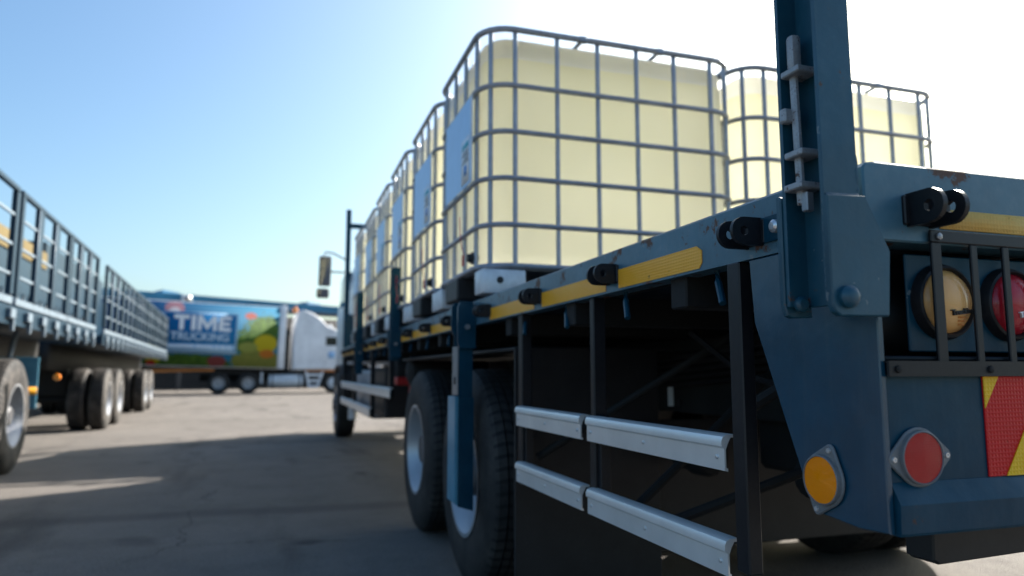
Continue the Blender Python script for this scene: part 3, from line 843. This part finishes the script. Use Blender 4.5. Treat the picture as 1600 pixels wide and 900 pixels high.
# ------------------------------------------------------------------ caged liquid totes
TW, TD = 1.385, 0.965
def rrect(x0, x1, y0, y1, r, z, n=6):
    pts = []
    for cx, cy, a0 in ((x1 - r, y1 - r, 0), (x0 + r, y1 - r, PI / 2), (x0 + r, y0 + r, PI), (x1 - r, y0 + r, 1.5 * PI)):
        for k in range(n + 1):
            a = a0 + PI / 2 * k / n
            pts.append((cx + r * math.cos(a), cy + r * math.sin(a), z))
    return pts
def make_tote():
    o = link('liquid_tote', None)
    o.empty_display_size = .2
    # plastic bottle
    b = B(); rows = []
    hw, hd = TW / 2 - .030, TD / 2 - .030
    for z, ins, r in ((.135, .05, .10), (.15, .02, .12), (.20, .004, .13), (.40, .0, .13), (.43, -.004, .13), (.70, -.006, .13), (.95, -.004, .13), (1.05, .0, .12), (1.185, .0, .12), (1.218, .008, .115), (1.234, .03, .10), (1.242, .09, .08), (1.244, .22, .06)):
        P = rrect(-hw + ins, hw - ins, -hd + ins, hd - ins, r, z, 6)
        rows.append([b.bm.verts.new((x, y, zz + (.012 * math.sin(7 * x + 3 * y) if zz > 1.12 else 0))) for x, y, zz in P])
    for A, C_ in zip(rows, rows[1:]):
        n = len(A)
        for i in range(n):
            b.bm.faces.new((A[i], A[(i + 1) % n], C_[(i + 1) % n], C_[i]))
    b.bm.faces.new(rows[0][::-1]); b.bm.faces.new(rows[-1])
    bmesh.ops.recalc_face_normals(b.bm, faces=b.bm.faces)
    bt = link('bottle', b.mesh('bottle', 'tote_plastic', .9), o)
    link('filler_cap', B().lathe([(1.235, .09), (1.255, .09), (1.263, .08), (1.263, 0)], 'z', (0, 0, 0), 24).mesh('filler_cap', 'black_plastic'), bt)
    # cage rings
    hw, hd = TW / 2, TD / 2
    for z in (.322, .542, .765, .99, 1.266):
        rr = .0150 if z > 1.2 else .0130
        link('cage_ring', B().tube(rrect(-hw, hw, -hd, hd, .15, z), rr, 8, True).mesh('cage_ring', 'galvanised'), o)
    link('cage_ring', B().tube(rrect(-hw, hw, -hd, hd, .15, .130), .014, 8, True).mesh('cage_ring', 'galvanised'), o)
    ux = [-hw + .158 + i * (TW - .316) / 5 for i in range(6)]
    uy = [-hd + .158 + i * (TD - .316) / 3 for i in range(4)]
    upm = B().tube([(0, 0, .13), (0, 0, 1.263)], .0120, 8).mesh('cage_upright', 'galvanised')
    cr = .15 * (1 - math.cos(PI / 4)) - .004
    pos = [(x, -hd + .012) for x in ux] + [(x, hd - .012) for x in ux] + [(-hw + .012, y) for y in uy] + [(hw - .012, y) for y in uy]
    pos += [(sx * (hw - cr - .008), sy * (hd - cr - .008)) for sx in (-1, 1) for sy in (-1, 1)]
    for x, y in pos:
        q = link('cage_upright', upm, o); q.location = (x, y, 0)
    # two bars over the top
    for x in (-.19, .235):
        link('top_bar', B().tube([(x, -hd + .005, 1.270), (x, -hd + .03, 1.266), (x - .01, -hd + .12, 1.252), (x - .01, hd - .12, 1.252), (x, hd - .03, 1.266), (x, hd - .005, 1.270)], .011, 8).mesh('top_bar', 'galvanised'), o)
        link('clamp', B().box(x - .022, x + .022, -hd - .016, -hd + .016, 1.252, 1.280, .004).mesh('clamp', 'galvanised'), o)
    # sheet-metal sign on the left side
    sg = link('sign_sheet', B().box(-hw - .0155, -hw - .0125, -.30, .22, .552, .985, .001).mesh('sign_sheet', 'sheet_blue'), o)  # galvanised sheet coloured blue to paint in the reflected sky
    link('label', B().box(-hw - .0175, -hw - .0156, -.285, -.135, .57, .80).mesh('label', 'print_white'), sg)
    link('label', B().box(-hw - .0185, -hw - .0176, -.275, -.15, .745, .775).mesh('label', 'cyan_print'), sg)
    for q in range(5):
        link('label', B().box(-hw - .0185, -hw - .0176, -.275 + .01 * (q % 2), -.15 - .02 * (q % 3), .675 + .013 * q, .681 + .013 * q).mesh('label', 'print_black'), sg)
    link('label', B().box(-hw - .0185, -hw - .0176, -.24, -.19, .61, .66).mesh('label', 'print_blue'), sg)
    link('sign_frame', B().box(-hw - .0154, -hw - .0115, -.335, -.301, .552, .985, .001).mesh('sign_frame', 'zinc_sheet'), o)
    # pallet
    for sx in (-1, 1):
        for sy in (-1, 1):
            x0, x1 = sorted((sx * (hw + .004), sx * (hw - .205)))
            y0, y1 = sorted((sy * (hd + .004), sy * (hd - .13)))
            f = link('corner_foot', B().box(x0, x1, y0, y1, .0, .112, .008, 2).mesh('corner_foot', 'zinc_sheet'), o)
            link('fork_hole', B().lathe([(0, .016), (sy * .004, .016), (sy * .004, 0)], 'y', ((x0 + x1) / 2 - .02, (y1 if sy > 0 else y0) + (.0 if sy > 0 else 0), .062), 14).mesh('fork_hole', 'black_plastic'), f)
    for sx in (-1, 0, 1):
        link('pallet_block', B().box(sx * hw * .96 - .06, sx * hw * .96 + .06, -.13, .13, .0, .112, .008).mesh('pallet_block', 'black_plastic'), o)
    for sy in (-1, 1):
        link('pallet_block', B().box(-.12, .12, sy * (hd - .07) - .06, sy * (hd - .07) + .06, .0, .112, .008).mesh('pallet_block', 'black_plastic'), o)
    link('pallet_tray', B().prism([(x, y) for x, y, z in rrect(-hw + .01, hw - .01, -hd + .01, hd - .01, .14, 0)], 'z', .113, .134).mesh('pallet_tray', 'galvanised'), o)
    # outlet valve low on the left side
    v = link('valve', B().lathe([(0, .03), (-.03, .03), (-.034, .022), (-.05, .020), (-.05, 0)], 'x', (-hw + .025, -.30, .185), 14).mesh('valve', 'black_plastic'), o)
    link('valve_handle', B().box(-hw - .040, -hw - .03, -.265, -.25, .15, .205, .003).mesh('valve_handle', 'red_paint'), v)
    link('seal_wire', B().tube([(-hw - .03, -.26, .20), (-hw - .035, -.22, .26), (-hw - .03, -.17, .33), (-hw - .02, -.12, .42)], .0022, 5).mesh('seal_wire', 'red_paint'), v)
    return o
proto = make_tote()
rank = ['rearmost', 'second', 'third', 'fourth', 'fifth', 'sixth']
first = True
for ci, x0 in enumerate((.866, 2.270)):
    for ri in range(6 if ci == 0 else 1):
        o = proto if first else copy_tree(proto)
        first = False
        y0 = 3.075 + ri * .977
        jx = 0 if ri == 0 else random.uniform(-.006, .012)
        o.location = (x0 + TW / 2 + jx, y0 + TD / 2, 1.394)
        o.rotation_euler = (0, 0, 0 if ri == 0 else rad(random.uniform(-.5, .5)))
        if ri == 0:
            lb = ('large caged tote of pale yellow liquid nearest the camera, whole rear face in view' if ci == 0 else
                  'caged yellow tote partly hidden by the tall blue corner upright')
        else:
            side = 'left row along the blue rail' if ci == 0 else 'right row'
            lb = '%s caged tote of yellow liquid counting from the rear, %s' % (rank[ri], side)
        tag(o, lb, 'liquid tote', 'caged liquid totes on the flatbed')

# ------------------------------------------------------------------ stake-sided trailers on the left
TR_ROT = math.atan2(.93, 16.1)     # heading a little to the left of the truck's
def tloc(s, off=0.0):
    """world position of a point s metres along the trailers' right face, off metres to its left"""
    c, sn = math.cos(TR_ROT), math.sin(TR_ROT)
    return (-2.50 - s * sn - off * c, 8.66 + s * c - off * sn, 0)
def make_gate(parent, y0, y1, x, detail):
    """one removable stake side between y0 and y1, outer face at x"""
    z0, z1 = 1.70, 2.86
    o = link('side_gate', None, parent); o.location = (x, y0, z0)
    H = z1 - z0; W = y1 - y0
    def gp(nm, b, mat):
        return link(nm, b.mesh(nm, mat), o)
    gp('bottom_rail', B().box(-.05, 0, 0, W, 0, .07, .006), 'trim')
    gp('top_rail', B().box(-.05, 0, 0, W, H - .05, H, .006), 'blue_paint_far')
    gp('end_post', B().box(-.05, 0.0, 0, .10, .092, H - .052, .006), 'blue_paint_far')
    gp('end_post', B().box(-.05, 0.0, W - .10, W, .092, H - .052, .006), 'blue_paint_far')
    n = 2
    for k in range(1, n + 1):
        y = W * k / (n + 1)
        gp('edge_strip', B().box(-.01, .004, y - .125, y - .107, .072, H - .052), 'trim')
        gp('stake_post', B().box(-.05, -.002, y - .105, y + .105, .092, H - .052, .006), 'blue_paint_far')
    for k in range(1, 4):
        z = H * k / 4
        ys = [.06] + [W * j / (n + 1) for j in range(1, n + 1)] + [W - .06]
        for a, c in zip(ys, ys[1:]):
            a2 = a + (.107 if a > .1 else .042); c2 = c - (.126 if c < W - .1 else .042)
            gp('cross_bar', B().box(-.035, -.012, a2, c2, z - .016, z + .016, .005), 'trim')
    return o
M['trim'] = paint('trim', (0.155, 0.20, 0.245), 0.42, 0.3, (0.2, 0.22, 0.25), 0.0, 0.2, 3)
def trailer(s0, s1, gates, wheels, label, flap=None, wr=.56):
    L_ = s1 - s0
    o = thing('stake_trailer', tloc(s0), label, 'trailer', 'stake-sided trailers parked in a line', TR_ROT)
    del ORG[o.name]
    def tp(nm, b, mat):
        return link(nm, b.mesh(nm, mat), o)
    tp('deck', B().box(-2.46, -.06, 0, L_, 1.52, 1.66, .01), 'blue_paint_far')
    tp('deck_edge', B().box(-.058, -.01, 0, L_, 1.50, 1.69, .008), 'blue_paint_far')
    for x in (-.85, -1.65):
        tp('chassis_beam', B().box(x - .07, x + .07, 0, L_, 1.08, 1.52), 'dark_chassis')
    for a, b_ in gates:
        make_gate(o, a - s0, b_ - s0, .0, True)
        # far side boards, solid in their lower part
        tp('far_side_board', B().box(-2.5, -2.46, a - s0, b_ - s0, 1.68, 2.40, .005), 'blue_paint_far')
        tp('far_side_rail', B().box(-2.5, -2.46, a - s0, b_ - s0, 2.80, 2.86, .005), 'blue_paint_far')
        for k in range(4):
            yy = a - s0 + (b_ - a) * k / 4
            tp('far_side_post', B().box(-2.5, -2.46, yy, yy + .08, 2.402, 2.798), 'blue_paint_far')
    # stake pockets along the deck edge
    n = max(2, int(L_ / .62))
    for k in range(n):
        y = .15 + k * L_ / n
        p = tp('stake_pocket', B().box(-.008, .035, y, y + .17, 1.56, 1.655, .006), 'trim')
        tp('pocket_leg', B().box(-.006, .03, y + .13, y + .17, 1.44, 1.558, .005), 'trim')
    for i, (s, ) in enumerate(wheels):
        make_wheel(o, 'wheel', (-.06, s - s0, wr - .005), wr, .29, True, 1, rubber_mat='rubber_dusty', seg=40)
        make_wheel(o, 'wheel', (-2.42, s - s0, wr - .005), wr, .29, True, -1, rubber_mat='rubber', seg=28, nuts=False)
        tp('axle', B().tube([(-2.3, s - s0, .55), (-.2, s - s0, .55)], .07, 10), 'dark_chassis')
        tp('axle_hanger', B().box(-1.75, -.75, s - s0 - .12, s - s0 + .12, .62, 1.09, .01), 'dark_chassis')
    if flap is not None:
        y = flap - s0
        f = tp('mud_flap', B().box(-.72, -.1, y, y + .02, .62, 1.22, .004), 'pale_blue_paint')
        link('reflective_band', B().box(-.72, -.1, y - .004, y - .0005, .78, .87).mesh('reflective_band', 'tape_yellow'), f)
        tp('flap_bracket', B().tube([(-.4, y, 1.22), (-.35, y + .02, 1.54)], .03, 8), 'trim')
        tp('marker_lamp', B().lathe([(0, .045), (-.03, .04), (-.035, 0)], 'y', (-.05, y + .75, .98), 14), 'reflector_amber')
        tp('tail_lamp', B().lathe([(0, .05), (-.03, .045), (-.035, 0)], 'y', (-.95, y - .1, 1.15), 14), 'reflector_red')
    return o
trailer(-3.4, 4.25, [(-3.3, -.55), (-.44, 1.98), (2.02, 4.15)], [(-1.25,), (.17,)], 'near dark blue stake-sided trailer cut by the left picture edge', 1.15, .595)
trailer(4.95, 18.2, [(5.0 + 2.19 * k, 7.14 + 2.19 * k) for k in range(6)], [(6.5,), (7.95,), (12.9,), (14.3,)], 'farther dark blue stake-sided trailer with paired dusty wheels')
# tarpaulined trailer beyond them
o = thing('covered_trailer', tloc(8.0, 4.5), 'blue trailer under a yellow tarpaulin behind the stake-sided trailers', 'trailer', None, TR_ROT)
del ORG[o.name]
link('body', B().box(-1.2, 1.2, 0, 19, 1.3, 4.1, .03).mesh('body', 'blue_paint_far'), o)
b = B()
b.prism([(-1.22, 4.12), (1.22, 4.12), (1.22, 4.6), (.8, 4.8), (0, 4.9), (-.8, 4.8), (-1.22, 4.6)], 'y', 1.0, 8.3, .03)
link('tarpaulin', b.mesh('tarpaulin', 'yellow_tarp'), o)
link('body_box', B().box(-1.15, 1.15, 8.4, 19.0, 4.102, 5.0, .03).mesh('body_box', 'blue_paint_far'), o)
for y in (2.0, 12.3, 13.6):
    make_wheel(o, 'wheel', (1.15, y, .54), .54, .29, True, 1, seg=24, nuts=False)

# ------------------------------------------------------------------ box trailer with a printed side, and its tractor
BGX, BGY, BGR = 0.0, 38.0, rad(7)
def mural():
    t = NT('mural_print')
    sp = t.n('ShaderNodeSeparateXYZ'); t.L(t.tc.outputs['Object'], sp.inputs[0])
    x, z = sp.outputs['X'], sp.outputs['Z']
    nz = t.noise(2.2, 4, 0.6); nf = t.noise(4.5, 8, 0.8)
    c = t.mix(t.math('MULTIPLY_ADD', x, .16, 1.1), (0.005, 0.046, 0.161), (0.019, 0.174, 0.298))
    def blob(c, cx, cz, rx, rz, col, wob=.5, sharp=.12):
        dx = t.math('DIVIDE', t.math('SUBTRACT', x, cx), rx)
        dz = t.math('DIVIDE', t.math('SUBTRACT', z, cz), rz)
        d = t.math('SQRT', t.math('ADD', t.math('MULTIPLY', dx, dx), t.math('MULTIPLY', dz, dz)))
        d = t.math('ADD', d, t.math('MULTIPLY', t.math('SUBTRACT', nf, .5), wob))
        f = t.ramp(d, [(max(0, 1 - sharp) * .5, (1, 1, 1)), (min(1, (1 + sharp) * .5), (0, 0, 0))]) if False else t.math('LESS_THAN', d, 1.0)
        return t.mix(f, c, col)
    green = t.mix(t.ramp(nf, [(.35, (0, 0, 0)), (.65, (1, 1, 1))]), (0.007, 0.037, 0.011), (0.099, 0.186, 0.022))
    c = blob(c, -.75, 3.1, .85, .75, green, 3.2)
    c = blob(c, -1.2, 2.4, 1.0, .8, green, 3.2)
    c = blob(c, -4.2, 1.35, 2.2, .5, green, 2.6)
    c = blob(c, -.9, 1.5, 1.3, .6, t.mix(nf, (0.031, 0.087, 0.012), (0.279, 0.248, 0.062)), .6)
    c = blob(c, -.62, 2.45, .55, .45, (0.384, 0.310, 0.012), .15)
    c = blob(c, -.55, 1.95, .35, .22, (0.372, 0.124, 0.019), .3)
    c = blob(c, -1.45, 2.25, .45, .25, (0.198, 0.223, 0.050), .3)
    c = blob(c, -5.6, 1.9, .38, .6, (0.341, 0.310, 0.012), .15)
    c = blob(c, -2.85, 1.5, .42, .28, (0.186, 0.043, 0.043), .3)
    c = blob(c, -5.7, 1.35, .2, .15, (0.372, 0.019, 0.012), .2)
    c = blob(c, -4.85, 4.0, .42, .34, (0.260, 0.136, 0.174), .5)
    c = blob(c, -4.85, 3.85, .25, .18, (0.403, 0.403, 0.434), .5)
    c = blob(c, -1.4, 3.8, .28, .16, (0.260, 0.062, 0.050), .5)
    t.set(Base_Color=c, Roughness=0.7, Specular_IOR_Level=0.15)
    M['mural_print'] = t.m
mural()
bt = thing('box_trailer', (BGX, BGY, 0), 'blue box trailer with a printed fruit and lettering advertisement', 'trailer', None, BGR)
del ORG[bt.name]
bt.rotation_euler = (0, rad(1.3), BGR)
def bp(nm, b, mat, p=bt):
    return link(nm, b.mesh(nm, mat), p)
bx = bp('box_body', B().box(-11.5, 0, 0, 2.45, 1.22, 4.34, .03), 'white_trim')
pn = bp('printed_panel', B().box(-11.4, -.02, -.012, -.002, 1.26, 4.28), 'mural_print')
bp('front_edge', B().box(-.0, .32, -.02, 2.42, 1.22, 4.42, .05, 2), 'white_paint')
bp('underframe', B().box(-11.3, .2, .3, 2.1, .95, 1.2), 'dark_chassis')
sgn = bp('sign_board', B().box(-5.25, -2.05, -.022, -.0125, 1.95, 3.78), 'sign_blue', pn)
bp('sign_frame', B().box(-5.32, -1.98, -.0205, -.0122, 1.88, 3.85), 'sign_pale', pn)
bp('sign_strip', B().box(-5.2, -2.1, -.026, -.0222, 1.98, 2.32), 'sign_pale', pn)
b = B(); lx = -4.84; lz = 2.98; lh = .72; st_ = .19
for ch_ in 'TIME':
    if ch_ == 'T':
        pls = [[(0, lh), (0, lh - st_), (.24, lh - st_), (.24, 0), (.24 + st_, 0), (.24 + st_, lh - st_), (.67, lh - st_), (.67, lh)]]; aw = .67
    elif ch_ == 'I':
        pls = [[(0, 0), (st_, 0), (st_, lh), (0, lh)]]; aw = st_
    elif ch_ == 'M':
        pls = [[(0, 0), (.17, 0), (.17, .42), (.40, .05), (.46, .05), (.69, .42), (.69, 0), (.86, 0), (.86, lh), (.68, lh), (.43, .32), (.18, lh), (0, lh)]]; aw = .86
    else:
        pls = [[(0, 0), (.56, 0), (.56, .16), (st_, .16), (st_, .285), (.50, .285), (.50, .435), (st_, .435), (st_, .56), (.56, .56), (.56, lh), (0, lh)]]; aw = .56
    for pl in pls:
        b.prism([(lx + u, lz + v_) for u, v_ in pl], 'y', -.034, -.026)
    lx += aw + .09
link('lettering', b.mesh('lettering', 'print_white'), pn)
text_part(pn, 'lettering', 'TRUCKING', .52, 'sign_lettering', (-3.65, -.03, 2.66), (PI / 2, 0, 0), .010, 1.0)
b = B(); lx = -5.05
while lx < -2.3:
    lw = random.uniform(.05, .12)
    b.box(lx, lx + lw, -.030, -.0262, 2.16, 2.16 + random.uniform(.07, .11)); lx += lw + random.choice((.03, .03, .03, .12))
link('lettering', b.mesh('lettering', 'print_white'), pn)
for x in (-10, -8.7, -7.4):
    make_wheel(bt, 'wheel', (x, 0.02, .53), .53, .29, False, -1, seg=28, nuts=False).rotation_euler = (0, 0, PI / 2)
bp('orange_side_guard', B().prism([(-7.0, 1.0), (-2.9, 1.15), (-2.9, 1.05), (-7.0, .85)], 'y', .2, .25), 'orange_paint')

tr = thing('tractor_unit', (BGX + .75, BGY + .1, 0), 'white sleeper-cab tractor coupled to the printed box trailer', 'truck', None, BGR * .5)
del ORG[tr.name]
def tp(nm, b, mat, p=tr):
    return link(nm, b.mesh(nm, mat), p)
tp('cab_body', B().prism([(.0, 1.18), (.02, 2.9), (.10, 3.6), (.20, 4.12), (.36, 4.24), (.62, 4.20), (1.0, 4.05), (1.38, 3.78), (1.72, 3.42), (1.95, 3.36), (2.28, 3.18), (2.5, 2.82), (2.60, 2.35), (4.2, 2.15), (4.55, 1.9), (4.6, 1.1), (2.75, 1.1), (2.7, 1.18)], 'y', 0, 2.4, .06), 'white_paint')
tp('roof_deflector', B().tube([(.12, .12, 4.1), (.02, .12, 4.36)], .12, 10), 'orange_paint')
tp('marker_lamp', B().lathe([(0, .1), (.12, .09), (.18, .0)], 'z', (1.86, .2, 3.36), 12), 'white_trim')
tp('side_window', B().prism([(1.62, 2.42), (2.30, 2.42), (2.16, 2.86), (1.62, 2.86)], 'y', -.004, .03), 'glass_dark')
tp('sleeper_door', B().box(.78, 1.52, -.012, .01, 1.25, 3.2, .01), 'white_paint')
tp('cab_door', B().box(1.56, 2.42, -.012, .01, 1.25, 2.38, .01), 'white_paint')
tp('door_emblem', B().box(1.75, 2.1, -.018, -.0125, 1.75, 2.1), 'sheet_blue')
tp('orange_stripe', B().box(.6, 2.68, -.014, .01, 1.08, 1.17), 'orange_paint')
tp('fuel_tank', B().lathe([(0, 0), (0, .30), (.05, .33), (1.60, .33), (1.65, .30), (1.65, 0)], 'x', (-1.1, .36, .62), 24), 'white_trim')
for x in (-.95, .35):
    tp('tank_strap', B().lathe([(0, .336), (.05, .336)], 'x', (x, .36, .62), 24), 'dark_chassis')
# step ladder
for a, b_ in (((.68, 1.08), (.86, .28)), ((1.5, 1.08), (1.25, .28))):
    tp('step_side', B().prism([(a[0] - .06, a[1]), (a[0] + .06, a[1]), (b_[0] + .06, b_[1]), (b_[0] - .06, b_[1])], 'y', -.03, .0, .004), 'white_paint')
for z, x0, x1 in ((.92, .77, 1.40), (.62, .84, 1.3), (.34, .9, 1.22)):
    tp('step', B().box(x0, x1, -.02, .14, z - .06, z + .06, .006), 'white_paint')
tp('chassis', B().box(-4.3, 3.6, .6, 1.8, .62, .95), 'dark_chassis')
tp('catwalk', B().box(-.7, 0, .3, 2.1, .96, 1.18), 'dark_chassis')
tp('mudguard_bracket', B().box(-1.50, -1.40, .0, .05, .5, 1.05, .01), 'white_trim')
for x in (-3.42, -2.06):
    w = make_wheel(tr, 'wheel', (x, 0.0, .52), .52, .29, True, -1, seg=32, nuts=False, hub_mat='rim_silver'); w.rotation_euler = (0, 0, PI / 2)
w = make_wheel(tr, 'wheel', (2.05, 0.0, .52), .52, .29, False, -1, seg=32, dish=False, nuts=False, hub_mat='white_paint'); w.rotation_euler = (0, 0, PI / 2)

# ------------------------------------------------------------------ depot building with a blue canopy
bd = thing('depot_building', (-8.0, 45.0, 0), 'long depot shed with a blue canopy fascia behind the parked tractor', 'building', None, rad(30))
del ORG[bd.name]
def dp(nm, b, mat, p=bd):
    return link(nm, b.mesh(nm, mat), p)
dp('back_wall', B().box(-14, 40, 4.5, 4.8, 0, 5.1), 'dark_wall')
fa = dp('fascia', B().box(-14, 40, 0, .25, 5.08, 5.68, .02), 'roof_blue')
dp('gutter', B().box(-14, 40, -.10, -.002, 5.0, 5.12, .02), 'dark_chassis', fa)
rf = dp('canopy_roof', B().prism([(.26, 5.3), (9, 5.9), (9, 5.7), (.26, 5.15)], 'x', -14, 40), 'roof_blue')
for k in range(14):
    x = -13 + 4 * k
    dp('column', B().box(x, x + .25, .4, .65, 0, 5.1, .01), 'dark_wall')
for x in (3.3, 13.6):
    b = B()
    v = [b.bm.verts.new(p) for p in ((x - 1.1, 2, 5.2), (x + 1.1, 2, 5.2), (x + 1.1, 5, 5.5), (x - 1.1, 5, 5.5), (x - .35, 2.9, 6.18), (x + .6, 2.9, 6.08), (x + .6, 4.1, 6.08), (x - .35, 4.1, 6.18))]
    for q in ((0, 1, 5, 4), (1, 2, 6, 5), (2, 3, 7, 6), (3, 0, 4, 7), (4, 5, 6, 7), (3, 2, 1, 0)):
        b.bm.faces.new([v[i] for i in q])
    bmesh.ops.recalc_face_normals(b.bm, faces=b.bm.faces)
    dp('roof_ventilator', b, 'roof_blue', rf)
fl = dp('flood_lamp', B().box(2.75, 3.25, -.5, -.15, 5.15, 5.6, .03), 'white_trim')
dp('lamp_glass', B().box(2.8, 3.2, -.53, -.502, 5.2, 5.55), 'mirror_glass', fl)
for k in range(6):
    x = -11 + 7 * k
    dp('roller_door', B().box(x, x + 4.5, 4.42, 4.495, 0, 4.2, .01), 'dark_door')

# ------------------------------------------------------------------ bare tree far behind the trailers
def bare_tree(loc, h, label):
    o = thing('bare_tree', loc, label, 'tree'); del ORG[o.name]
    tb, cb = B(), B()
    def grow(b, p, d, L_, r, lvl):
        q = [p]; dd = d.copy()
        for k in range(3):
            dd = (dd + Vector((random.uniform(-.25, .25), random.uniform(-.25, .25), random.uniform(-.05, .15)))).normalized()
            q.append(q[-1] + dd * L_ / 3)
        b.tube(q, r, 5, r1=r * .55)
        if lvl == 0:
            return
        for k in range(4 if lvl > 1 else 5):
            a = random.uniform(0, 2 * PI); e = random.uniform(.45, .95)
            t = random.choice(q[1:])
            nd = (dd + Vector((math.cos(a) * e, math.sin(a) * e, random.uniform(.0, .4)))).normalized()
            grow(cb, t, nd, L_ * random.uniform(.55, .75), r * .5, lvl - 1)
    grow(tb, Vector((0, 0, 0)), Vector((0, 0, 1)), h * .42, h * .022, 4)
    link('trunk', tb.mesh('trunk', 'bark'), o)
    link('crown', cb.mesh('crown', 'bark'), o)
bare_tree((-17.5, 67, 0), 9.5, 'bare leafless tree rising behind the trailers left of the canopy')
bare_tree((-13.6, 75, 0), 8.5, 'smaller bare tree just left of the blue canopy end')
